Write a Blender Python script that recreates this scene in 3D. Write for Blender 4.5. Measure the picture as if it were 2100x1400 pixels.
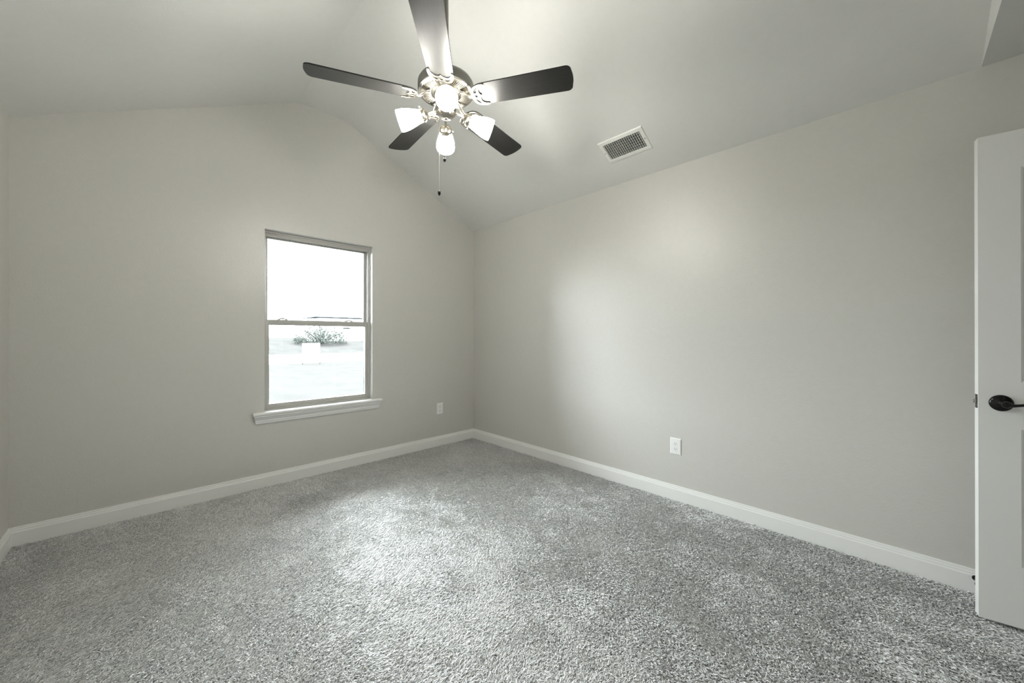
import bpy, bmesh, math, random
import numpy as np
from mathutils import Vector, Matrix, noise
for o in list(bpy.data.objects): bpy.data.objects.remove(o, do_unlink=True)
random.seed(7)
scene = bpy.context.scene
COL = scene.collection

# ------------------------------------------------------------------ camera
cd = bpy.data.cameras.new('camera'); cam = bpy.data.objects.new('camera', cd); COL.objects.link(cam)
cd.sensor_width = 36.0; cd.lens = 771.2 / 2100 * 36.0; cd.shift_y = -11.14 / 2100
cd.clip_start = 0.02; cd.clip_end = 500
cam.location = (-2.7766, -3.5175, 1.19)
cam.rotation_euler = (math.pi / 2 + 0.0019, 0, -0.7702)
scene.camera = cam

# ------------------------------------------------------------------ world (bright overcast sky)
w = bpy.data.worlds.new('overcast_sky'); scene.world = w; w.use_nodes = True
bg = w.node_tree.nodes['Background']; bg.inputs[0].default_value = (0.90, 0.96, 1.0, 1); bg.inputs[1].default_value = 38.0
w.cycles.sampling_method = 'AUTOMATIC' if hasattr(w.cycles, 'sampling_method') else 'AUTOMATIC'

# ------------------------------------------------------------------ exposure
scene.view_settings.view_transform = 'Standard'; scene.view_settings.look = 'None'
scene.view_settings.exposure = 0.0; scene.view_settings.gamma = 1.0; scene.view_settings.use_curve_mapping = False
scene.cycles.max_bounces = 12; scene.cycles.diffuse_bounces = 8; scene.cycles.glossy_bounces = 5
scene.cycles.transparent_max_bounces = 12
scene.cycles.use_denoising = True
scene.cycles.sample_clamp_indirect = 8.0
SHADE_EMIT = 92.0

# ------------------------------------------------------------------ room sizes (metres)
W = 3.341; H = 2.4405; S = 0.4876; P = 3.157; E = -3.7835; BH = 0.105; FR = -4.52
K = (P - H) / S
WX0, WX1, WZ0, WZ1 = -2.106, -1.229, 0.572, 2.052     # window opening
FLOOR = -0.012

# day light entering at the window: the sky is sampled through this opening
pl = bpy.data.lights.new('window_portal', 'AREA'); pl.shape = 'RECTANGLE'; pl.size = WX1 - WX0; pl.size_y = WZ1 - WZ0
pl.cycles.is_portal = True
po = bpy.data.objects.new('window_portal', pl); COL.objects.link(po)
po.location = ((WX0 + WX1) / 2, 0.145, (WZ0 + WZ1) / 2); po.rotation_euler = (-math.pi / 2, 0, 0)

# ------------------------------------------------------------------ materials
def new_mat(name):
    m = bpy.data.materials.new(name); m.use_nodes = True
    nt = m.node_tree; b = nt.nodes['Principled BSDF']; return m, nt, b
def nd(nt, t, **kw):
    n = nt.nodes.new(t)
    for k, v in kw.items():
        if k in n.inputs: n.inputs[k].default_value = v
        else: setattr(n, k, v)
    return n
def mat(name, col, rough=0.5, metal=0.0, spec=0.5, bump=None, var=0.0, vscale=20.0, aniso=None):
    m, nt, b = new_mat(name)
    b.inputs['Base Color'].default_value = (*col, 1); b.inputs['Roughness'].default_value = rough
    b.inputs['Metallic'].default_value = metal; b.inputs['Specular IOR Level'].default_value = spec
    tc = nd(nt, 'ShaderNodeTexCoord')
    if var:
        n = nd(nt, 'ShaderNodeTexNoise', Scale=vscale, Detail=4.0); nt.links.new(tc.outputs['Object'], n.inputs['Vector'])
        mr = nd(nt, 'ShaderNodeMapRange'); mr.inputs[1].default_value = .3; mr.inputs[2].default_value = .7
        mr.inputs[3].default_value = 1 - var; mr.inputs[4].default_value = 1 + var
        nt.links.new(n.outputs['Fac'], mr.inputs[0])
        mx = nd(nt, 'ShaderNodeVectorMath', operation='SCALE'); mx.inputs[0].default_value = col
        nt.links.new(mr.outputs[0], mx.inputs['Scale']); nt.links.new(mx.outputs[0], b.inputs['Base Color'])
    if bump:
        sc, st, dist = bump
        n = nd(nt, 'ShaderNodeTexNoise', Scale=sc, Detail=3.0, Roughness=0.55); nt.links.new(tc.outputs['Object'], n.inputs['Vector'])
        bp = nd(nt, 'ShaderNodeBump', Strength=st, Distance=dist)
        nt.links.new(n.outputs['Fac'], bp.inputs['Height']); nt.links.new(bp.outputs[0], b.inputs['Normal'])
    return m
M = {}
M['wall'] = mat('wall_paint_greige', (0.590, 0.580, 0.546), 0.43, spec=1.0, bump=(95, 0.30, 0.0025), var=0.012, vscale=30)
M['ceil'] = mat('ceiling_paint', (0.705, 0.705, 0.685), 0.75, spec=0.2, bump=(110, 0.2, 0.002), var=0.01, vscale=25)
M['trim'] = mat('trim_paint_white', (0.83, 0.83, 0.815), 0.4, spec=0.5, bump=(40, 0.05, 0.001))
M['door'] = mat('door_paint_white', (0.84, 0.84, 0.825), 0.35, spec=0.5, bump=(60, 0.06, 0.001))
M['vinyl'] = mat('window_vinyl', (0.46, 0.45, 0.425), 0.38, bump=(60, 0.03, 0.001))
M['vent'] = mat('vent_enamel', (0.80, 0.80, 0.77), 0.35, var=0.01)
M['plastic'] = mat('white_plastic', (0.86, 0.86, 0.85), 0.25, var=0.01)
M['dark'] = mat('dark_void', (0.012, 0.012, 0.012), 0.7, var=0.1)
M['bronze'] = mat('oil_rubbed_bronze', (0.012, 0.011, 0.011), 0.22, 0.5, var=0.15, vscale=60)
M['latchm'] = mat('latch_steel', (0.45, 0.44, 0.42), 0.35, 0.9, var=0.05)
M['edge_strip'] = mat('glass_edge_strip', (0.22, 0.30, 0.31), 0.4, var=0.03)
M['sticker'] = mat('sticker_grey', (0.30, 0.34, 0.37), 0.5, var=0.05)
M['rubber'] = mat('black_rubber', (0.01, 0.01, 0.01), 0.5, var=0.1)
M['clip'] = mat('clear_white_clip', (0.85, 0.86, 0.86), 0.3, var=0.01)

def nickel(name, col, rough):
    m, nt, b = new_mat(name)
    b.inputs['Metallic'].default_value = 1.0; b.inputs['Roughness'].default_value = rough
    tc = nd(nt, 'ShaderNodeTexCoord'); n = nd(nt, 'ShaderNodeTexNoise', Scale=90.0, Detail=3.0)
    mp = nd(nt, 'ShaderNodeMapping'); mp.inputs['Scale'].default_value = (1, 1, 6)
    nt.links.new(tc.outputs['Object'], mp.inputs[0]); nt.links.new(mp.outputs[0], n.inputs['Vector'])
    r = nd(nt, 'ShaderNodeValToRGB'); r.color_ramp.elements[0].color = (*[c * .85 for c in col], 1); r.color_ramp.elements[1].color = (*col, 1)
    nt.links.new(n.outputs['Fac'], r.inputs[0]); nt.links.new(r.outputs[0], b.inputs['Base Color'])
    return m
M['nickel'] = nickel('brushed_nickel', (0.43, 0.405, 0.35), 0.30)
M['nickel2'] = nickel('brushed_nickel_housing', (0.30, 0.29, 0.265), 0.38)

def blade_mat():
    m, nt, b = new_mat('blade_dark_walnut')
    tc = nd(nt, 'ShaderNodeTexCoord'); mp = nd(nt, 'ShaderNodeMapping'); mp.inputs['Scale'].default_value = (3, 45, 10)
    n = nd(nt, 'ShaderNodeTexNoise', Scale=4.0, Detail=5.0, Distortion=0.6)
    r = nd(nt, 'ShaderNodeValToRGB')
    r.color_ramp.elements[0].position = .3; r.color_ramp.elements[0].color = (0.019, 0.0188, 0.018, 1)
    r.color_ramp.elements[1].position = .7; r.color_ramp.elements[1].color = (0.025, 0.0246, 0.0235, 1)
    nt.links.new(tc.outputs['Object'], mp.inputs[0]); nt.links.new(mp.outputs[0], n.inputs['Vector'])
    nt.links.new(n.outputs['Fac'], r.inputs[0]); nt.links.new(r.outputs[0], b.inputs['Base Color'])
    b.inputs['Roughness'].default_value = 0.40; b.inputs['Specular IOR Level'].default_value = 0.17
    return m
M['blade'] = blade_mat()

def emit_mat(name, col, st):
    m, nt, b = new_mat(name)
    b.inputs['Base Color'].default_value = (0.85, 0.85, 0.82, 1); b.inputs['Roughness'].default_value = 0.25
    tc = nd(nt, 'ShaderNodeTexCoord'); n = nd(nt, 'ShaderNodeTexNoise', Scale=30.0, Detail=2.0)
    nt.links.new(tc.outputs['Object'], n.inputs['Vector'])
    r = nd(nt, 'ShaderNodeValToRGB'); r.color_ramp.elements[0].color = (*[c * .95 for c in col], 1); r.color_ramp.elements[1].color = (*col, 1)
    nt.links.new(n.outputs['Fac'], r.inputs[0]); nt.links.new(r.outputs[0], b.inputs['Emission Color'])
    b.inputs['Emission Strength'].default_value = st
    return m
M['shade'] = emit_mat('lit_opal_glass', (1.0, 0.975, 0.90), SHADE_EMIT)
M['bulb'] = emit_mat('lit_bulb', (1.0, 0.975, 0.90), SHADE_EMIT * 1.3)

def glass_mat():
    m = bpy.data.materials.new('window_glass'); m.use_nodes = True; nt = m.node_tree; nt.nodes.clear()
    out = nd(nt, 'ShaderNodeOutputMaterial'); tr = nd(nt, 'ShaderNodeBsdfTransparent'); tr.inputs[0].default_value = (0.97, 0.985, 0.98, 1)
    gl = nd(nt, 'ShaderNodeBsdfGlossy', Roughness=0.02); fr = nd(nt, 'ShaderNodeFresnel', IOR=1.35)
    mx = nd(nt, 'ShaderNodeMixShader'); nt.links.new(fr.outputs[0], mx.inputs[0]); nt.links.new(tr.outputs[0], mx.inputs[1])
    nt.links.new(gl.outputs[0], mx.inputs[2]); nt.links.new(mx.outputs[0], out.inputs[0]); return m
M['glass'] = glass_mat()

def ground_mat(name, c0, c1, scale):
    m, nt, b = new_mat(name)
    tc = nd(nt, 'ShaderNodeTexCoord'); mp = nd(nt, 'ShaderNodeMapping'); mp.inputs['Scale'].default_value = (1, 0.45, 1)
    n = nd(nt, 'ShaderNodeTexNoise', Scale=scale, Detail=8.0, Roughness=0.7)
    r = nd(nt, 'ShaderNodeValToRGB'); r.color_ramp.elements[0].position = .35; r.color_ramp.elements[1].position = .65
    r.color_ramp.elements[0].color = (*c0, 1); r.color_ramp.elements[1].color = (*c1, 1)
    nt.links.new(tc.outputs['Object'], mp.inputs[0]); nt.links.new(mp.outputs[0], n.inputs['Vector'])
    nt.links.new(n.outputs['Fac'], r.inputs[0]); nt.links.new(r.outputs[0], b.inputs['Base Color'])
    b.inputs['Roughness'].default_value = 0.95; b.inputs['Specular IOR Level'].default_value = 0.0
    return m
M['lawn'] = ground_mat('lawn_grass', (0.0285, 0.0278, 0.0268), (0.0325, 0.0314, 0.0302), 1.6)
M['field'] = ground_mat('field_grass', (0.0245, 0.0245, 0.0235), (0.0325, 0.0314, 0.0302), 0.5)
M['road'] = ground_mat('concrete_road', (0.30, 0.30, 0.29), (0.36, 0.36, 0.35), 0.8)
M['ext_wall'] = mat('exterior_siding', (0.6, 0.6, 0.58), 0.7, var=0.02)
M['roof'] = mat('pale_roofing', (0.42, 0.43, 0.44), 0.6, var=0.04)
M['eave_strip'] = mat('eave_slate_blue', (0.0085, 0.0105, 0.0115), 0.6, spec=0.0, var=0.05)
M['leaf'] = mat('shrub_leaf', (0.027, 0.0305, 0.027), 0.8, spec=0.0, var=0.3, vscale=3)
M['bark'] = mat('shrub_stem', (0.02, 0.02, 0.019), 0.8, spec=0.0, var=0.1)
M['signm'] = mat('sign_board_white', (0.75, 0.76, 0.77), 0.5, var=0.01)
M['post'] = mat('sign_post', (0.016, 0.016, 0.015), 0.6, spec=0.0, var=0.1)

# ------------------------------------------------------------------ helpers
def link(name, bm, m, parent=None, smooth=False, loc=None):
    me = bpy.data.meshes.new(name)
    bmesh.ops.recalc_face_normals(bm, faces=bm.faces)
    bm.to_mesh(me); bm.free()
    if smooth:
        for p in me.polygons: p.use_smooth = True
        try: me.set_sharp_from_angle(angle=math.radians(38))
        except Exception: pass
    for mm in (m if isinstance(m, (list, tuple)) else [m]): me.materials.append(mm)
    o = bpy.data.objects.new(name, me); COL.objects.link(o)
    if parent: o.parent = parent
    if loc is not None: o.location = loc
    return o
def empty(name, loc, rz=0.0):
    o = bpy.data.objects.new(name, None); o.empty_display_size = .05; COL.objects.link(o)
    o.location = loc; o.rotation_euler = (0, 0, rz); return o
def tag(o, label=None, cat=None, group=None, kind=None):
    if label: o['label'] = label
    if cat: o['category'] = cat
    if group: o['group'] = group
    if kind: o['kind'] = kind
    return o
def box(bm, x0, x1, y0, y1, z0, z1, bev=0.0, seg=2, mtx=None):
    vs = [bm.verts.new((x, y, z)) for z in (z0, z1) for y in (y0, y1) for x in (x0, x1)]
    fs = [(0, 2, 3, 1), (4, 5, 7, 6), (0, 1, 5, 4), (2, 6, 7, 3), (0, 4, 6, 2), (1, 3, 7, 5)]
    F = [bm.faces.new([vs[i] for i in f]) for f in fs]
    if bev:
        es = list({e for f in F for e in f.edges})
        r = bmesh.ops.bevel(bm, geom=es, offset=bev, segments=seg, affect='EDGES', profile=0.5)
        vs = list({v for f in r['faces'] for v in f.verts} | {v for v in vs if v.is_valid})
    if mtx is not None: bmesh.ops.transform(bm, matrix=mtx, verts=vs)
def lathe(bm, prof, n=48, mtx=None, cap0=False, cap1=False):
    rings = []
    for r, z in prof:
        rings.append([bm.verts.new((r * math.cos(2 * math.pi * i / n), r * math.sin(2 * math.pi * i / n), z)) for i in range(n)])
    for a, b in zip(rings, rings[1:]):
        for i in range(n): bm.faces.new((a[i], a[(i + 1) % n], b[(i + 1) % n], b[i]))
    if cap0: bm.faces.new(rings[0])
    if cap1: bm.faces.new(rings[-1])
    if mtx is not None: bmesh.ops.transform(bm, matrix=mtx, verts=[v for r in rings for v in r])
def tube(bm, pts, rad, n=10, flat=1.0, caps=True):
    pts = [Vector(p) for p in pts]; rings = []
    rads = rad if isinstance(rad, (list, tuple)) else [rad] * len(pts)
    ref = Vector((0, 0, 1))
    for i, p in enumerate(pts):
        t = (pts[min(i + 1, len(pts) - 1)] - pts[max(i - 1, 0)]).normalized()
        s = t.cross(ref)
        if s.length < 1e-3: s = t.cross(Vector((1, 0, 0)))
        s.normalize(); u = s.cross(t)
        rings.append([bm.verts.new(p + s * math.cos(2 * math.pi * k / n) * rads[i] + u * math.sin(2 * math.pi * k / n) * rads[i] * flat) for k in range(n)])
    for a, b in zip(rings, rings[1:]):
        for k in range(n): bm.faces.new((a[k], a[(k + 1) % n], b[(k + 1) % n], b[k]))
    if caps: bm.faces.new(rings[0]); bm.faces.new(rings[-1])
def spline(pts, n=8):
    pts = [Vector(p) for p in pts]; out = []
    for i in range(len(pts) - 1):
        p0 = pts[max(i - 1, 0)]; p1 = pts[i]; p2 = pts[i + 1]; p3 = pts[min(i + 2, len(pts) - 1)]
        for k in range(n):
            t = k / n
            out.append(0.5 * ((2 * p1) + (p2 - p0) * t + (2 * p0 - 5 * p1 + 4 * p2 - p3) * t * t + (3 * p1 - p0 - 3 * p2 + p3) * t ** 3))
    out.append(pts[-1]); return out
def prism(bm, poly, fn, z0, z1):
    """closed polygon (list of 2D) extruded between z0 and z1, mapped by fn(u, v, w)"""
    a = [bm.verts.new(fn(u, v, z0)) for u, v in poly]; b = [bm.verts.new(fn(u, v, z1)) for u, v in poly]
    n = len(poly)
    bm.faces.new(a); bm.faces.new(b[::-1])
    for i in range(n): bm.faces.new((a[i], a[(i + 1) % n], b[(i + 1) % n], b[i]))
def plate_with_holes(name, outlines, thick, bevel, m, parent, mtx):
    """flat metal plate with rounded edges from 2D outlines (first is outer, others are holes)"""
    cu = bpy.data.curves.new(name, 'CURVE'); cu.dimensions = '2D'; cu.fill_mode = 'BOTH'
    cu.extrude = thick / 2; cu.bevel_depth = bevel; cu.bevel_resolution = 2
    for ol in outlines:
        sp = cu.splines.new('POLY'); sp.points.add(len(ol) - 1)
        for p, (u, v) in zip(sp.points, ol): p.co = (u, v, 0, 1)
        sp.use_cyclic_u = True
    tmp = bpy.data.objects.new('tmp', cu); COL.objects.link(tmp)
    dg = bpy.context.evaluated_depsgraph_get(); me = bpy.data.meshes.new_from_object(tmp.evaluated_get(dg))
    bpy.data.objects.remove(tmp); bpy.data.curves.remove(cu)
    me.name = name; me.transform(mtx); me.materials.clear(); me.materials.append(m)
    for p in me.polygons: p.use_smooth = True
    try: me.set_sharp_from_angle(angle=math.radians(50))
    except Exception: pass
    o = bpy.data.objects.new(name, me); COL.objects.link(o)
    if parent: o.parent = parent
    return o
def struct(name, bm, m, **kw):
    o = link(name, bm, m, **kw); o['kind'] = 'structure'; return o

# ------------------------------------------------------------------ room shell
T = 0.15
bm = bmesh.new(); box(bm, -W - T, T, FR - T, T, FLOOR - .12, FLOOR)
mfloor = mat('carpet_backing', (0.30, 0.30, 0.295), 0.95, spec=0.1, bump=(400, 0.6, 0.004), var=0.25, vscale=250)
tag(struct('floor', bm, mfloor), 'grey carpeted bedroom floor')

# back wall with the window opening (profile follows the vault)
bm = bmesh.new()
top = lambda x: min(P, H + S * min(-x, W + x)) if -W < x < 0 else H
TOPX = [-W, -W + K, WX0, WX1, -K, 0]
def wall_piece(xs, zlo, zhi):
    poly = [(x, zlo) for x in (xs[0], xs[-1])] + [(x, (zhi(x) if callable(zhi) else zhi)) for x in xs[::-1]]
    prism(bm, poly, lambda u, v, w_: (u, w_, v), 0.0, T)
up = lambda x: top(x) + .04
xs_left = [-W - T, -W, WX0]; xs_r = [WX1, 0, T]
wall_piece([-W - T, -W, WX0], FLOOR, up)
wall_piece([WX1, 0, T], FLOOR, up)
wall_piece([WX0, WX1], FLOOR, WZ0)
wall_piece([WX0, -W + K, -K, WX1] if WX0 < -W + K else [WX0, WX1], WZ1, up)
bmesh.ops.remove_doubles(bm, verts=bm.verts, dist=1e-5)
tag(struct('wall_back', bm, M['wall']), 'greige wall with the window, under the vaulted ceiling')
bm = bmesh.new(); box(bm, 0, T, FR - T, 0, FLOOR, H + .1)
tag(struct('wall_right', bm, M['wall']), 'long greige wall on the right with one outlet')
bm = bmesh.new(); box(bm, -W - T, -W, FR - T, 0, FLOOR, H + .1)
tag(struct('wall_left', bm, M['wall']), 'greige wall at the left edge')
DX0, DX1, DH = -0.925, -0.135, 2.05      # doorway in the front wall
bm = bmesh.new(); box(bm, -W, DX0, FR - T, FR, FLOOR, H + .1); box(bm, DX1, 0, FR - T, FR, FLOOR, H + .1); box(bm, DX0, DX1, FR - T, FR, DH, H + .1)
tag(struct('wall_front', bm, M['wall']), 'wall behind the camera with the doorway')
# hallway closing off the doorway
bm = bmesh.new()
box(bm, -W, T, FR - 1.45, FR - 1.35, FLOOR, H + .1); box(bm, 0, T, FR - 1.35, FR - T, FLOOR, H + .1); box(bm, -2.2, -2.1, FR - 1.35, FR - T, FLOOR, H + .1)
box(bm, -2.2, T, FR - 1.45, FR - T, H, H + .1); box(bm, -2.2, T, FR - 1.45, FR - T, FLOOR - .12, FLOOR)
tag(struct('wall_hall', bm, M['wall']), 'hallway walls beyond the doorway')

# ceiling: two slopes, a flat strip along the ridge, the gable step and the low flat part
bm = bmesh.new(); Y0 = E; Y1 = T
inner = [(-W - .02, H - S * .02), (-W + K, P), (-K, P), (.02, H - S * .02)]
outer = [(.02, H + .12), (-K + .04, P + .12), (-W + K - .04, P + .12), (-W - .02, H + .12)]
prism(bm, inner + outer, lambda u, v, w_: (u, w_, v), E, 0.001)
box(bm, -W - .02, .02, FR - .02, E - .05, H, H + .12)
prism(bm, [(-W, H), (0, H), (0, H + .13), (-K, P + .13), (-W + K, P + .13), (-W, H + .13)], lambda u, v, w_: (u, w_, v), E - .05, E)
tag(struct('ceiling', bm, M['ceil']), 'white vaulted ceiling with a flat ridge strip')

# baseboards
prof = [(0, FLOOR), (.014, FLOOR), (.014, .076), (.0125, .080), (.0105, .083), (.0105, .089), (.0088, .092), (.0072, .096), (.0072, .101), (.0055, BH), (0, BH)]
def baseboard(name, label, fn, a, b):
    bm = bmesh.new(); prism(bm, prof, fn, a, b); tag(struct(name, bm, M['trim']), label)
baseboard('baseboard_back', 'white baseboard under the window wall', lambda u, v, w_: (w_, -u, v), -W, 0)
baseboard('baseboard_right', 'white baseboard along the long right wall', lambda u, v, w_: (-u, w_, v), FR, 0)
baseboard('baseboard_left', 'white baseboard along the left wall', lambda u, v, w_: (-W + u, w_, v), FR, 0)
baseboard('baseboard_front', 'white baseboard on the wall behind the camera', lambda u, v, w_: (w_, FR + u, v), -W, DX0 - .07)

# door casing and jamb
bm = bmesh.new()
for x0, x1, z0, z1 in [(DX0 - .06, DX0 + .004, FLOOR, DH - .004), (DX1 - .004, DX1 + .06, FLOOR, DH - .004), (DX0 - .06, DX1 + .06, DH - .004, DH + .06)]:
    box(bm, x0, x1, FR, FR + .016, z0, z1, .004)
box(bm, DX0, DX0 + .018, FR - T, FR, FLOOR, DH); box(bm, DX1 - .018, DX1, FR - T, FR, FLOOR, DH); box(bm, DX0, DX1, FR - T, FR, DH - .018, DH)
tag(struct('trim_2', bm, M['trim']), 'white casing of the doorway')

# ------------------------------------------------------------------ window
win = empty('window_1', ((WX0 + WX1) / 2, 0.05, WZ0)); win['kind'] = 'structure'; win['label'] = 'single-hung window with beige vinyl frame'
wx = (WX1 - WX0) / 2; wh = WZ1 - WZ0
def ring_frame(bm, x0, x1, z0, z1, l, r, b, t, y0, y1, bev=.002):
    box(bm, x0, x0 + l, y0, y1, z0, z1, bev); box(bm, x1 - r, x1, y0, y1, z0, z1, bev)
    box(bm, x0 + l - .001, x1 - r + .001, y0, y1, z0, z0 + b, bev); box(bm, x0 + l - .001, x1 - r + .001, y0, y1, z1 - t, z1, bev)
bm = bmesh.new()
zb = 0.022
ring_frame(bm, -wx, wx, zb, wh, .020, .020, .022, .030, .012, .092)
# inner track ribs at head and jambs
ring_frame(bm, -wx + .0, wx - .0, zb, wh, .012, .012, .012, .016, .000, .014)
box(bm, -wx + .02, wx - .02, .012, .020, wh - .044, wh - .03, .001); box(bm, -wx + .02, wx - .02, .030, .040, wh - .040, wh - .03, .001)
link('window_frame', bm, M['vinyl'], win, smooth=True)
zm = 0.735                                # meeting rail height, local
bm = bmesh.new(); ring_frame(bm, -wx + .020, wx - .020, zm - .02, wh - .030, .020, .022, .045, .022, .052, .080)
up_s = link('upper_sash', bm, M['vinyl'], win, smooth=True)
bm = bmesh.new(); box(bm, -wx + .038, wx - .040, .064, .068, zm + .02, wh - .05)
link('upper_pane', bm, M['glass'], up_s)
bm = bmesh.new(); ring_frame(bm, -wx + .014, wx - .014, zb + .014, zm + .025, .030, .026, .034, .045, .016, .046)
box(bm, -wx + .016, wx - .016, .010, .018, zb + .012, zb + .026, .002)
lo_s = link('lower_sash', bm, M['vinyl'], win, smooth=True)
bm = bmesh.new(); box(bm, -wx + .042, wx - .038, .028, .032, zb + .045, zm - .018)
link('lower_pane', bm, M['glass'], lo_s)
bm = bmesh.new(); box(bm, wx - .052, wx - .046, .026, .030, zb + .05, zm - .022)
tag(link('glass_edge_strip', bm, M['edge_strip'], lo_s), 'blue-grey strip at the glass edge')  # thin blue-grey strip along the right edge of the lower glass
bm = bmesh.new(); box(bm, -wx + .045, wx - .045, .0265, .0275, zm - .0215, zm - .0195); link('glazing_gasket', bm, M['rubber'], lo_s)
for lx in (-1.965, -1.423):
    cx = lx - (WX0 + WX1) / 2
    bm = bmesh.new()
    pts = spline([(cx - .038, .022, zm + .026), (cx - .022, .020, zm + .031), (cx, .019, zm + .036), (cx + .022, .020, zm + .031), (cx + .038, .022, zm + .026)], 5)
    tube(bm, pts, [.002 + .006 * math.sin(math.pi * i / (len(pts) - 1)) for i in range(len(pts))], 8)
    tag(link('tilt_latch', bm, M['clip'], win, smooth=True), 'small white tilt latch')
bm = bmesh.new(); box(bm, -1.476 - (WX0 + WX1) / 2, -1.405 - (WX0 + WX1) / 2, .0262, .0275, 1.262 - WZ0, 1.275 - WZ0)
tag(link('pane_sticker', bm, M['sticker'], lo_s), 'small grey sticker on the glass')
for px_, pz_ in ((-1.992, 1.272), (-1.384, 1.274)):
    bm = bmesh.new(); box(bm, px_ - .003 - (WX0 + WX1) / 2, px_ + .003 - (WX0 + WX1) / 2, .024, .0275, pz_ - .006 - WZ0, pz_ + .004 - WZ0)
    link('vent_stop', bm, M['post'], lo_s)
bm = bmesh.new(); box(bm, -1.458 - (WX0 + WX1) / 2, -1.449 - (WX0 + WX1) / 2, .060, .063, 1.452 - WZ0, 1.459 - WZ0)
link('glass_mark', bm, M['post'], up_s)

# stool and apron
bm = bmesh.new()
sp = [(-.045, .0), (-.045, .010), (-.041, .018), (-.034, .022), (.062, .022), (.062, 0)]
yb = 0
def stool_fn(u, v, w_): return (w_, u, WZ0 + v)
prism(bm, [(-.046, .004), (-.046, .014), (-.042, .020), (-.036, .022), (0, .022), (0, 0), (-.040, 0)], stool_fn, WX0 - .082, WX1 + .082)
prism(bm, [(-.002, .022), (.064, .022), (.064, 0), (-.002, 0)], stool_fn, WX0, WX1)
# moulded apron with tapered ends
ap = [(0, -.068), (-.012, -.068), (-.014, -.056), (-.017, -.050), (-.017, -.040), (-.024, -.030), (-.031, -.018), (-.035, -.012), (-.035, 0), (0, 0)]
def apron():
    a = [bm.verts.new((WX0 - .076 + (-v) * .16 + (.035 + u) * .2, u, WZ0 + v)) for u, v in ap]
    b = [bm.verts.new((WX1 + .076 - (-v) * .16 - (.035 + u) * .2, u, WZ0 + v)) for u, v in ap]
    bm.faces.new(a); bm.faces.new(b[::-1]); n = len(ap)
    for i in range(n): bm.faces.new((a[i], a[(i + 1) % n], b[(i + 1) % n], b[i]))
apron()
tag(struct('trim_1', bm, M['trim']), 'white window sill with moulded apron')

# ------------------------------------------------------------------ open door
DA = 0.1416; DW = 0.762; DT = 0.040
dr = empty('door_1', (-.259, -3.748, 0.012), DA); dr['kind'] = 'structure'; dr['label'] = 'open white panelled door with black lever'
# local: the panel runs along -y from the latch edge; visible face at x = 0, back face at x = DT
dh = 2.018
bm = bmesh.new()
stile = .112; rails = [(0, .244), (.805, .992), (1.869, dh)]; rec = .009
panels = [(rails[0][1], rails[1][0]), (rails[1][1], rails[2][0])]
box(bm, 0, DT, -stile, 0, 0, dh); box(bm, 0, DT, -DW, -DW + stile, 0, dh)
for z0, z1 in rails: box(bm, 0, DT, -DW + stile, -stile, z0, z1)
for z0, z1 in panels:
    box(bm, rec, DT - rec, -DW + stile - .005, -stile + .005, z0 - .005, z1 + .005)
    # sticking moulding: sloped ring on each face
    for sgn in (0, 1):
        X = (lambda d: d) if sgn == 0 else (lambda d: DT - d)
        y0, y1 = -DW + stile, -stile
        loops = []
        for off, dep in ((0, 0.0), (.006, .002), (.014, rec), (.020, rec - .001), (.050, rec - .001), (.072, .003), (.076, .0028)):
            loops.append([bm.verts.new((X(dep), a, b)) for a, b in ((y0 + off, z0 + off), (y1 - off, z0 + off), (y1 - off, z1 - off), (y0 + off, z1 - off))])
        for a, b in zip(loops, loops[1:]):
            for i in range(4): bm.faces.new((a[i], a[(i + 1) % 4], b[(i + 1) % 4], b[i]))
        bm.faces.new(loops[-1])
link('door_panel', bm, M['door'], dr)
# lever handle on both faces
kz = 0.905; ky = -0.061
def lever(side):
    bm = bmesh.new()
    sg = -1 if side == 0 else 1; x0 = 0 if side == 0 else DT
    mt = Matrix.Translation((x0, ky, kz)) @ Matrix.Rotation(math.pi / 2 * sg, 4, 'Y')
    lathe(bm, [(.0335, 0), (.0335, .003), (.031, .007), (.024, .011), (.015, .0135), (.012, .016), (.0115, .040), (.014, .044), (.014, .054), (.011, .058), (.0002, .059)], 40, mt, cap0=True)
    pts = spline([(x0 + sg * .050, ky + .002, kz), (x0 + sg * .052, ky - .02, kz - .002), (x0 + sg * .052, ky - .05, kz + .004), (x0 + sg * .050, ky - .085, kz + .012), (x0 + sg * .046, ky - .115, kz + .010)], 8)
    tube(bm, pts, [.012 - .0055 * min(1, i / 10) + .0005 for i in range(len(pts))], 12, flat=.8)
    return bm
tag(link('door_handle', lever(0), M['bronze'], dr, smooth=True), 'black lever handle with round rose')
link('door_handle', lever(1), M['bronze'], dr, smooth=True)
bm = bmesh.new(); box(bm, DT / 2 - .0125, DT / 2 + .0125, -.0005, .0012, kz - .029, kz + .029, .0004)
lp = tag(link('latch_plate', bm, M['bronze'], dr), 'black latch plate on the door edge')
bm = bmesh.new(); prism(bm, [(DT / 2 - .006, 0), (DT / 2 + .007, 0), (DT / 2 + .007, .003), (DT / 2 - .006, .011)], lambda u, v, w_: (u, v, w_), kz - .008, kz + .008)
tag(link('latch_bolt', bm, M['latchm'], lp), 'steel latch bolt')
for hz in (.2, 1.0, 1.8):
    bm = bmesh.new(); lathe(bm, [(.006, hz - .045), (.006, hz + .045)], 12, Matrix.Translation((DT + .004, -DW - .004, 0)), True, True)
    box(bm, DT - .030, DT, -DW - .0015, -DW - .0003, hz - .045, hz + .045)
    link('hinge', bm, M['bronze'], dr, smooth=True)

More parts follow.
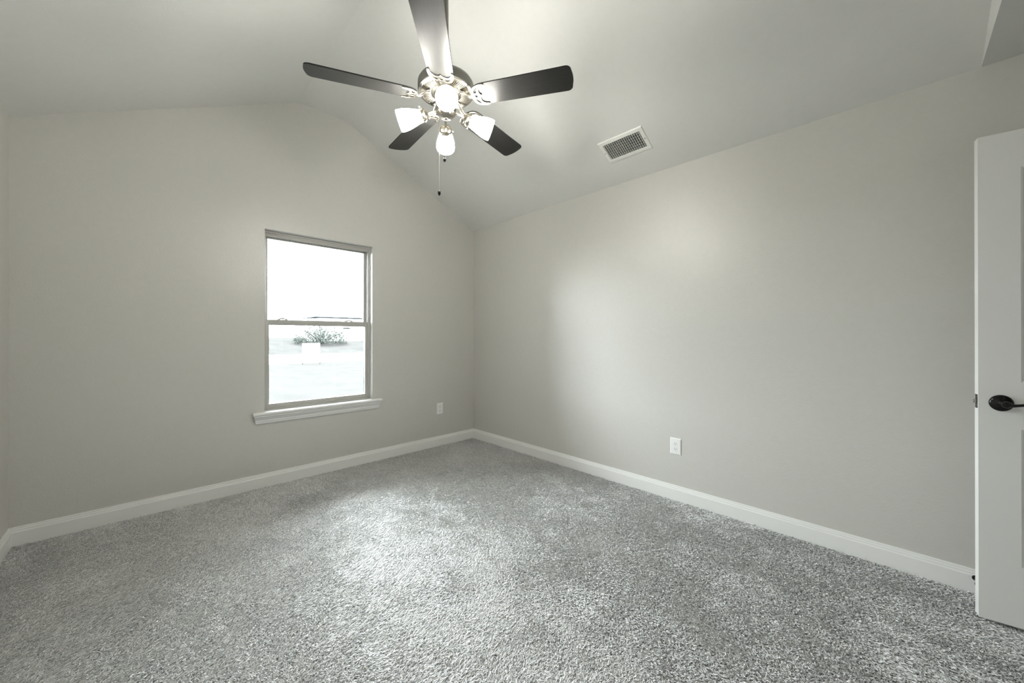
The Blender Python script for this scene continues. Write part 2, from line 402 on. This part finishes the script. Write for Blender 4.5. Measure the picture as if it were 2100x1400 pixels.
# ------------------------------------------------------------------ door stop on the baseboard
ds = empty('door_stop', (-.0135, -3.762, .070))
tag(ds, 'small door stop with black tip on the right baseboard behind the door edge', 'door stop')
bm = bmesh.new(); mt = Matrix.Rotation(-math.pi / 2, 4, 'Y')
lathe(bm, [(.012, 0), (.012, .003), (.006, .006), (.005, .055), (.006, .058)], 16, mt, True, True); link('rod', bm, M['bronze'], ds, smooth=True)
bm = bmesh.new(); lathe(bm, [(.008, .058), (.0095, .062), (.0095, .072), (.007, .076)], 16, mt, True, True); link('rubber_tip', bm, M['rubber'], ds, smooth=True)

# ------------------------------------------------------------------ electrical outlets
def outlet(loc, rz, label):
    """local: x across, z up, the room lies towards -y"""
    o = empty('electrical_outlet', loc, rz); tag(o, label, 'outlet', 'white duplex outlets low on the walls')
    bm = bmesh.new(); hw, hh = .0395, .0595
    pts = [(hw, hh, 0), (hw, hh, .0025), (hw - .004, hh - .004, .0058), (hw - .006, hh - .006, .0062)]
    loops = [[bm.verts.new((sx * a, -d, sz * b)) for sx, sz in ((-1, -1), (1, -1), (1, 1), (-1, 1))] for a, b, d in pts]
    for a, b in zip(loops, loops[1:]):
        for i in range(4): bm.faces.new((a[i], a[(i + 1) % 4], b[(i + 1) % 4], b[i]))
    bm.faces.new(loops[-1]); bm.faces.new(loops[0])
    link('cover_plate', bm, M['plastic'], o)
    for s_ in (-1, 1):
        bm = bmesh.new(); zc = s_ * .0195
        poly = []
        for k in range(36):
            t = 2 * math.pi * k / 36; x = .0172 * math.cos(t); z = .0172 * math.sin(t); poly.append((x, max(-.0135, min(.0135, z))))
        prism(bm, poly, lambda u, v, w_: (u, -w_, zc + v), .0050, .0080)
        r = link('receptacle', bm, M['plastic'], o)
        bm = bmesh.new()
        box(bm, -.0075, -.0053, -.0083, -.0079, zc - .0015, zc + .0075); box(bm, .0053, .0075, -.0083, -.0079, zc - .0005, zc + .0065)
        lathe(bm, [(.0026, 0), (.0026, .0004)], 12, Matrix.Translation((0, -.0079, zc - .0072)) @ Matrix.Rotation(math.pi / 2, 4, 'X'), True, True)
        tag(link('socket_slots', bm, M['dark'], r), 'dark plug slots')
    bm = bmesh.new(); lathe(bm, [(.0032, 0), (.0030, .0012), (.0005, .0016)], 14, Matrix.Translation((0, -.0062, 0)) @ Matrix.Rotation(math.pi / 2, 4, 'X'), True, True)
    link('screw', bm, M['plastic'], o, smooth=True)
    return o
outlet((-.470, 0, .402), 0, 'white duplex outlet on the window wall between the window and the corner')
outlet((0, -2.376, .390), -math.pi / 2, 'white duplex outlet on the long bare wall above the baseboard')

# ------------------------------------------------------------------ ceiling vent on the right slope
nrm = Vector((-S, 0, -1)).normalized(); along = Vector((1, 0, -S)).normalized(); side = nrm.cross(along)
vc = Vector((-.2855, -2.126, 0)); vc.z = H - S * vc.x
vent = empty('ceiling_vent', vc); vent.rotation_mode = 'QUATERNION'
vent.rotation_quaternion = Matrix((along, nrm.cross(along), nrm)).transposed().to_quaternion()
tag(vent, 'white rectangular air register on the right slope of the ceiling', 'air vent')
hx, hy = .099, .172; ix, iy = .068, .1435     # local x along slope, y along room, z into room
bm = bmesh.new()
loops = []
for a, b, d in ((hx, hy, 0), (hx, hy, .003), (hx - .004, hy - .004, .007), (ix + .006, iy + .006, .0085), (ix, iy, .0065), (ix, iy, -.004)):
    loops.append([bm.verts.new((sx * a, sy * b, d)) for sx, sy in ((-1, -1), (1, -1), (1, 1), (-1, 1))])
for a, b in zip(loops, loops[1:]):
    for i in range(4): bm.faces.new((a[i], a[(i + 1) % 4], b[(i + 1) % 4], b[i]))
link('vent_frame', bm, M['vent'], vent)
bm = bmesh.new(); box(bm, -ix, ix, -iy, iy, .0002, .0008); tag(link('duct_opening', bm, M['dark'], vent), 'dark duct behind the louvers')
n = 18
for k in range(n):
    y = -iy + (k + .5) * 2 * iy / n
    bm = bmesh.new(); ang = math.radians(6)
    box(bm, -ix, ix, -.0010, .0010, -.0045, .0045, mtx=Matrix.Translation((0, y, .0055)) @ Matrix.Rotation(ang, 4, 'X'))
    link('louver', bm, M['vent'], vent)
for k in range(6):
    x = -ix + (k + .6) * 2 * ix / 6.2
    bm = bmesh.new(); box(bm, -.0008, .0008, -iy, iy, -.0016, .0016, mtx=Matrix.Translation((x, 0, .0024)) @ Matrix.Rotation(math.radians(-30), 4, 'Y'))
    link('rear_louver', bm, M['vent'], vent)
for sy in (-1, 1):
    bm = bmesh.new(); lathe(bm, [(.0034, .0075), (.0030, .0090), (.0005, .0095)], 12, Matrix.Translation((0, sy * (iy + .014), 0)), False, True); tag(link('screw', bm, M['post'], vent), 'dark screw')
bm = bmesh.new(); box(bm, -.006, .002, -iy + .003, -iy + .007, .004, .013, .001); link('damper_lever', bm, M['plastic'], vent)

# ------------------------------------------------------------------ ceiling fan
FX, FY = -1.6637, -1.8785
fan = empty('ceiling_fan', (FX, FY, 2.418))
tag(fan, 'brushed nickel ceiling fan with five dark blades and four lit glass shades', 'ceiling fan')
Zf = 2.418
bm = bmesh.new(); lathe(bm, [(.068, P - Zf - .0005), (.070, P - Zf - .012), (.064, P - Zf - .035), (.045, P - Zf - .055), (.024, P - Zf - .066), (.016, P - Zf - .068)], 40, None, True, True)
link('canopy', bm, M['nickel2'], fan, smooth=True)
bm = bmesh.new(); lathe(bm, [(.0125, .14), (.0125, P - Zf - .06)], 24, None, True, True); link('downrod', bm, M['nickel2'], fan, smooth=True)
bm = bmesh.new(); lathe(bm, [(.018, .175), (.024, .165), (.026, .135), (.040, .120), (.075, .112), (.115, .104), (.134, .094), (.1425, .080), (.1435, .070), (.1435, .038), (.140, .034), (.137, .0335), (.137, .046), (.02, .046)], 72, None, True, True)
mh = link('motor_housing', bm, M['nickel2'], fan, smooth=True)
# slotted bottom plate
bm = bmesh.new(); NR = 75; r0, r1 = .078, .122
lathe(bm, [(.1365, .0325), (.132, .0300), (.126, .0285), (r1, .0290)], 75)
lathe(bm, [(r0, .0315), (.072, .0300), (.066, .0250), (.060, .0240)], 75)
for k in range(NR):
    a0 = 2 * math.pi * (k - .24) / NR; a1 = 2 * math.pi * (k + .24) / NR
    if k % 15 in (0, 1, 14): a0 = 2 * math.pi * (k - .5) / NR; a1 = 2 * math.pi * (k + .5) / NR
    vs = []
    for z_ in (0, .0035):
        vs.append([bm.verts.new((r * math.cos(a), r * math.sin(a), (.0315 if r == r0 else .0290) + z_)) for r, a in ((r0, a0), (r1, a0), (r1, a1), (r0, a1))])
    bm.faces.new(vs[0]); bm.faces.new(vs[1][::-1])
    for i in range(4): bm.faces.new((vs[0][i], vs[0][(i + 1) % 4], vs[1][(i + 1) % 4], vs[1][i]))
ph0 = math.radians(156.6)
bmesh.ops.transform(bm, matrix=Matrix.Rotation(ph0, 4, 'Z'), verts=bm.verts)
link('motor_vent_plate', bm, M['nickel'], fan, smooth=True)
bm = bmesh.new(); lathe(bm, [(.134, .0400), (.062, .0400)], 60); tag(link('motor_core', bm, M['dark'], fan), 'dark interior behind the slots')
# switch housing and light-kit body
bm = bmesh.new(); lathe(bm, [(.062, .0245), (.060, .010), (.052, .004), (.049, .000), (.049, -.040), (.052, -.044), (.052, -.050), (.046, -.054)], 56, None, True, True)
link('switch_housing', bm, M['nickel'], fan, smooth=True)
bm = bmesh.new(); lathe(bm, [(.046, -.052), (.050, -.058), (.050, -.070), (.044, -.077), (.036, -.083), (.036, -.088), (.026, -.093), (.012, -.096), (.010, -.101), (.006, -.104), (.0004, -.105)], 56, None, True, True)
link('light_kit_hub', bm, M['nickel'], fan, smooth=True)
# blades
R0 = .656; TAU = -.204; hin, hout = .0618, .0682
def blade_outline():
    half = [(.1465, .0), (.1480, .018), (.153, .034), (.163, .047), (.178, .056), (.197, .0605), (.225, .0622)]
    half = [tuple(p)[:2] for p in spline([(*p, 0) for p in half], 4)]
    tip = []; cr = .024
    cxp, cyp = R0 - .006 - cr, hout - cr
    for k in range(9):
        t = math.pi / 2 - math.pi / 2 * k / 8
        tip.append((cxp + cr * math.cos(t), cyp + cr * math.sin(t)))
    tip += [(R0 - .0035, .032), (R0 - .0008, .016), (R0, 0)]
    uph = half + tip
    return uph + [(u, -v) for u, v in uph[-2:0:-1]]
bo = blade_outline()
def iron_outlines():
    o = [(.128, .0085), (.140, .0095), (.1475, .018), (.152, .034), (.162, .0475), (.178, .0565), (.198, .0610), (.214, .0615), (.2215, .0590), (.2225, .0555), (.219, .0525), (.205, .0500), (.193, .0420), (.187, .0300), (.1865, .0170), (.190, .0070), (.197, .0)]
    up_ = [tuple(p)[:2] for p in spline([(*p, 0) for p in o], 3)]
    out = up_ + [(u, -v) for u, v in up_[-2::-1]]
    ring = [(.1685 + .0085 * math.cos(t), .0105 * math.sin(t)) for t in np.linspace(0, 2 * math.pi, 18, endpoint=False)]
    h1 = [tuple(p)[:2] for p in spline([(.158, .020, 0), (.162, .034, 0), (.174, .046, 0), (.190, .0530, 0), (.200, .0545, 0), (.186, .0460, 0), (.179, .0340, 0), (.176, .0200, 0), (.167, .0150, 0), (.158, .020, 0)], 3)][:-1]
    h2 = [(u, -v) for u, v in h1]
    return [out, ring, h1, h2]
io = iron_outlines()
for k in range(5):
    ang = ph0 - k * 2 * math.pi / 5
    mt = Matrix.Rotation(ang, 4, 'Z') @ Matrix.Rotation(TAU, 4, 'X')
    bm = bmesh.new(); prism(bm, bo, lambda u, v, w_: (u, v, w_), -.003, .003)
    es = [e for e in bm.edges if abs(e.verts[0].co.z - e.verts[1].co.z) < 1e-6]
    bmesh.ops.bevel(bm, geom=es, offset=.0009, segments=2, affect='EDGES')
    b = link('fan_blade', bm, M['blade'], fan); b.matrix_local = mt
    ir = plate_with_holes('blade_iron', io, .0014, .0018, M['nickel'], b, Matrix.Translation((0, 0, -.0066)))
    for u, v in ((.205, .053), (.205, -.053), (.191, .002)):
        bm = bmesh.new(); lathe(bm, [(.0045, -.0085), (.0040, -.0100), (.0010, -.0112)], 12, Matrix.Translation((u, v, 0)), True, True)
        link('screw', bm, M['nickel'], b, smooth=True)
    # neck of the iron rising to the motor
    bm = bmesh.new()
    pts = spline([Vector((.150, 0, -.006)), Vector((.136, 0, -.006)), Vector((.122, 0, .003)), Vector((.108, 0, .016)), Vector((.095, 0, .023)), Vector((.082, 0, .026))], 5)
    pts = [Matrix.Rotation(TAU * max(0, min(1, (p.x - .1) / .04)), 4, 'X') @ p for p in pts]
    tube(bm, pts, [.0095 + .004 * (i / (len(pts) - 1)) for i in range(len(pts))], 14, flat=.42)
    nk = link('iron_neck', bm, M['nickel'], fan, smooth=True); nk.matrix_local = Matrix.Rotation(ang, 4, 'Z')
# four lamps
LZ = -.085; TILT = math.radians(20); la0 = math.radians(-123.5)
lamp_matrices = []
for k in range(4):
    ang = la0 + k * math.pi / 2
    rz = Matrix.Rotation(ang, 4, 'Z')
    bm = bmesh.new()
    pts = spline([(.040, 0, -.066), (.058, 0, -.064), (.078, 0, -.070), (.094, 0, -.080), (.104, 0, -.0875)], 6)
    tube(bm, pts, .0052, 12)
    arm = link('light_arm', bm, M['nickel'], fan, smooth=True); arm.matrix_local = rz
    # fitter/shade axis: points outwards and down
    ax = Vector((math.cos(TILT), 0, -math.sin(TILT)))
    q = Vector((0, 0, 1)).rotation_difference(ax).to_matrix().to_4x4()
    base = rz @ Matrix.Translation((.098, 0, -.084)) @ q
    bm = bmesh.new()
    lathe(bm, [(.0004, -.006), (.008, -.006), (.012, -.003), (.020, .001), (.028, .007), (.0315, .012), (.0335, .016), (.0335, .019), (.0315, .021), (.0315, .027), (.0335, .029), (.0335, .032), (.0315, .032), (.028, .014)], 40, None)
    for j in range(3):
        mtj = Matrix.Rotation(2 * math.pi * j / 3 + .5, 4, 'Z') @ Matrix.Translation((.031, 0, .0245)) @ Matrix.Rotation(math.pi / 2, 4, 'Y')
        lathe(bm, [(.0018, 0), (.0018, .006), (.0046, .007), (.0046, .011), (.0018, .012)], 10, mtj, True, True)
    ft = link('shade_fitter', bm, M['nickel'], fan, smooth=True); ft.matrix_local = base
    bm = bmesh.new()
    pr_o = [(.0285, .020), (.0290, .030), (.0320, .042), (.0375, .060), (.0430, .080), (.0475, .098), (.0505, .116), (.0518, .130), (.0515, .141), (.0500, .147)]
    pr_i = [(r - .003, s_) for r, s_ in pr_o[::-1]]
    lathe(bm, pr_o + pr_i, 48, None)
    sh = link('lamp_shade', bm, M['shade'], fan, smooth=True); sh.matrix_local = base
    tag(sh, 'lit white bell-shaped glass shade')
    bm = bmesh.new()
    lathe(bm, [(.012, .022), (.013, .040), (.020, .060), (.026, .080), (.0265, .092), (.022, .106), (.012, .114), (.0005, .1165)], 24, None, True, True)
    bl = link('light_bulb', bm, M['bulb'], sh, smooth=True)
# pull chains
def chain(x, y, z0, z1, name_label):
    bm = bmesh.new(); z = z0
    lathe(bm, [(.0006, z1), (.0006, z0)], 6, Matrix.Translation((x, y, 0)), True, True)
    while z > z1:
        bmesh.ops.create_icosphere(bm, subdivisions=1, radius=.0014, matrix=Matrix.Translation((x, y, z))); z -= .0042
    c = link('pull_chain', bm, M['nickel'], fan, smooth=True)
    bm = bmesh.new()
    lathe(bm, [(.0008, z1 + .004), (.003, z1 + .001), (.0066, z1 - .006), (.0078, z1 - .014), (.0066, z1 - .022), (.003, z1 - .027), (.0008, z1 - .028)], 20, Matrix.Translation((x, y, 0)), True, True)
    tag(link('pull_knob', bm, M['bronze'], c, smooth=True), 'black pull knob')
rx, ry = .7177, -.6963
def rel(r_, f_): return (rx * r_ + .6963 * f_, ry * r_ + .7177 * f_)
x, y = rel(-.038, .012); chain(x, y, -.03, -.463, '')
x, y = rel(-.014, .036); chain(x, y, -.072, -.276, '')

# ------------------------------------------------------------------ outside
G = -0.4
bm = bmesh.new(); box(bm, -60, 90, T + .02, 21.6, G - .3, G); o = struct('lawn', bm, M['lawn']); o['label'] = 'pale lawn outside the window'; o['kind'] = 'structure'
bm = bmesh.new(); box(bm, -60, 90, 21.6, 35, G - .32, G - .01); o = struct('road', bm, M['road']); o['label'] = 'bright concrete street beyond the lawn'
bm = bmesh.new()
prism(bm, [(35, G - .3), (300, G - .3), (300, .62), (48, .60), (44, .42), (39, -.12), (36.5, -.30), (35, G)], lambda u, v, w_: (w_, u, v), -150, 250)
o = struct('field', bm, M['field']); o['label'] = 'grassy lot beyond the street'
# yard sign on the lawn's edge
sg = empty('yard_sign', (4.0, 20.05, G), 0.0); tag(sg, 'blank white yard sign on thin legs at the edge of the street', 'yard sign')
bm = bmesh.new(); box(bm, -.46, .46, -.012, .012, .34, 1.22); link('sign_board', bm, M['signm'], sg)
for sx in (-.45, .47):
    bm = bmesh.new(); box(bm, sx - .012, sx + .012, .012, .036, 0, 1.20); link('leg', bm, M['post'], sg)
# shrub
bush = empty('leafy_shrub', (11.8, 43.6, .36)); tag(bush, 'sparse leafy shrub growing in the lot across the street', 'shrub')
bm = bmesh.new(); rr = random.Random(3)
for i in range(26):
    a = rr.uniform(0, 2 * math.pi); sp_ = rr.uniform(.2, 2.6); hh = rr.uniform(1.3, 2.4) * (1 - .12 * sp_)
    tube(bm, spline([(0.2 * math.cos(a), .2 * math.sin(a), 0), (sp_ * .4 * math.cos(a), sp_ * .4 * math.sin(a), hh * .5), (sp_ * math.cos(a), sp_ * math.sin(a), hh)], 3), [.03] * 7, 5)
link('stems', bm, M['bark'], bush)
bm = bmesh.new()
for i in range(3000):
    a = rr.uniform(0, 2 * math.pi); r_ = 2.9 * math.sqrt(rr.random()); top_ = 2.3 * (1 - (r_ / 3.1) ** 2) ** .5
    z_ = rr.uniform(.05, 1) * top_; c = Vector((r_ * math.cos(a), r_ * math.sin(a), z_))
    d1 = Vector((rr.uniform(-1, 1), rr.uniform(-1, 1), rr.uniform(-.3, 1))).normalized(); d2 = d1.orthogonal().normalized()
    L = rr.uniform(.07, .17)
    bm.faces.new([bm.verts.new(c + d1 * L), bm.verts.new(c + d2 * L * .4), bm.verts.new(c - d1 * L), bm.verts.new(c - d2 * L * .4)])
link('foliage', bm, M['leaf'], bush)
# neighbouring house
hs = empty('neighbouring_house', (13.33, 50.5, .6)); tag(hs, 'pale neighbouring house with a dark eave line in the distance', 'house')
hl, hd, ez = 14.0, 6.2, 3.9 - .6
bm = bmesh.new(); box(bm, .5, hl - .5, .5, hd - .5, 0, ez - .15); link('wall', bm, M['ext_wall'], hs)
bm = bmesh.new()
a = [bm.verts.new(p) for p in ((0, 0, ez), (hl, 0, ez), (hl, hd, ez), (0, hd, ez))]
r_ = [bm.verts.new(p) for p in ((hd / 2, hd / 2, ez + .35), (hl - hd / 2, hd / 2, ez + .35))]
for f in ((a[0], a[1], r_[1], r_[0]), (a[1], a[2], r_[1]), (a[2], a[3], r_[0], r_[1]), (a[3], a[0], r_[0]), (a[3], a[2], a[1], a[0])): bm.faces.new(f)
link('roof', bm, M['roof'], hs)
bm = bmesh.new(); box(bm, -.06, hl + .06, -.06, 0, ez - .15, ez); box(bm, -.06, 0, 0, hd, ez - .15, ez); box(bm, hl, hl + .06, 0, hd, ez - .15, ez)
link('eave_strip', bm, M['eave_strip'], hs)  # thin dark slate-blue strips along the roof edge

# ------------------------------------------------------------------ carpet pile (uncountable tufts)
def carpet():
    rng = np.random.default_rng(5)
    cx, cy = -2.7766, -3.5175
    def field(n_, seed, X, Y, cells):
        g = np.random.default_rng(seed).normal(size=(cells + 3, cells + 3))
        u = (X + W) / W * cells; v = (Y - FR) / (-FR) * cells
        i = np.clip(u.astype(int), 0, cells); j = np.clip(v.astype(int), 0, cells)
        fu = u - i; fv = v - j; fu = fu * fu * (3 - 2 * fu); fv = fv * fv * (3 - 2 * fv)
        return (g[i, j] * (1 - fu) * (1 - fv) + g[i + 1, j] * fu * (1 - fv) + g[i, j + 1] * (1 - fu) * fv + g[i + 1, j + 1] * fu * fv)
    sp0 = 0.0040
    nx = int(W / sp0); ny = int(-FR / sp0)
    X, Y = np.meshgrid(-W + .016 + (np.arange(nx) + .5) * (W - .032) / nx, FR + (np.arange(ny) + .5) * (-FR - .016) / ny)
    X = X.ravel(); Y = Y.ravel(); N = len(X)
    X = X + rng.uniform(-.5, .5, N) * sp0; Y = Y + rng.uniform(-.5, .5, N) * sp0
    tt = np.clip((X + 1.88) / .92, 0, 1); tt = tt * tt * (3 - 2 * tt)
    lx = (1.05 - 2.1 * tt) + .22 * field(N, 1, X, Y, 7) + .30 * field(N, 2, X, Y, 18) + .35 * field(N, 9, X, Y, 60) + rng.normal(size=N) * .75
    ly = .22 * field(N, 3, X, Y, 7) + .30 * field(N, 4, X, Y, 18) + .35 * field(N, 10, X, Y, 60) + rng.normal(size=N) * .75 - .25
    hgt = .0112 * (1 + .18 * rng.normal(size=N)); hgt = np.clip(hgt, .008, .018)
    pts = np.zeros((N, 4, 3), np.float32)
    lean = .0060
    ox = rng.normal(size=N) * .0019; oy = rng.normal(size=N) * .0019
    for k, (hk, lk) in enumerate(((0, 0), (.45, .25), (.8, .8), (1.0, 1.5))):
        pts[:, k, 0] = X + lx * lean * lk + (ox if k == 1 else -ox if k == 2 else 0)
        pts[:, k, 1] = Y + ly * lean * lk + (oy if k == 1 else -oy if k == 2 else 0)
        pts[:, k, 2] = FLOOR + hgt * hk
    hc = bpy.data.hair_curves.new('carpet_pile'); hc.add_curves([4] * N)
    hc.attributes['position'].data.foreach_set('vector', pts.reshape(-1)) if 'position' in hc.attributes else hc.points.foreach_set('position', pts.reshape(-1))
    ra = hc.attributes.get('radius') or hc.attributes.new('radius', 'FLOAT', 'POINT')
    rad = np.tile(np.array([.0011, .0015, .0016, .0012], np.float32), (N, 1)) * rng.uniform(.8, 1.25, (N, 1)).astype(np.float32)
    ra.data.foreach_set('value', rad.reshape(-1))
    o = bpy.data.objects.new('carpet_pile', hc); COL.objects.link(o)
    m = bpy.data.materials.new('carpet_yarn'); m.use_nodes = True; nt = m.node_tree; nt.nodes.clear()
    out = nd(nt, 'ShaderNodeOutputMaterial'); b = nd(nt, 'ShaderNodeBsdfDiffuse'); hi = nd(nt, 'ShaderNodeHairInfo')
    cr = nd(nt, 'ShaderNodeValToRGB'); e = cr.color_ramp.elements
    e[0].position = 0; e[0].color = (0.24, 0.24, 0.237, 1); e[1].position = 1; e[1].color = (0.86, 0.86, 0.85, 1)
    mid = cr.color_ramp.elements.new(.5); mid.color = (0.51, 0.51, 0.506, 1)
    nt.links.new(hi.outputs['Random'], cr.inputs[0]); nt.links.new(cr.outputs[0], b.inputs[0])
    gl = nd(nt, 'ShaderNodeBsdfGlossy', Roughness=0.52); gl.inputs[0].default_value = (.9, .9, .9, 1); mx = nd(nt, 'ShaderNodeMixShader'); mx.inputs[0].default_value = 0.43
    nt.links.new(b.outputs[0], mx.inputs[1]); nt.links.new(gl.outputs[0], mx.inputs[2]); nt.links.new(mx.outputs[0], out.inputs[0])
    hc.materials.append(m)
    tag(o, 'thick grey frieze carpet covering the floor', 'carpet', kind='stuff')
    print('tufts', N)
carpet()
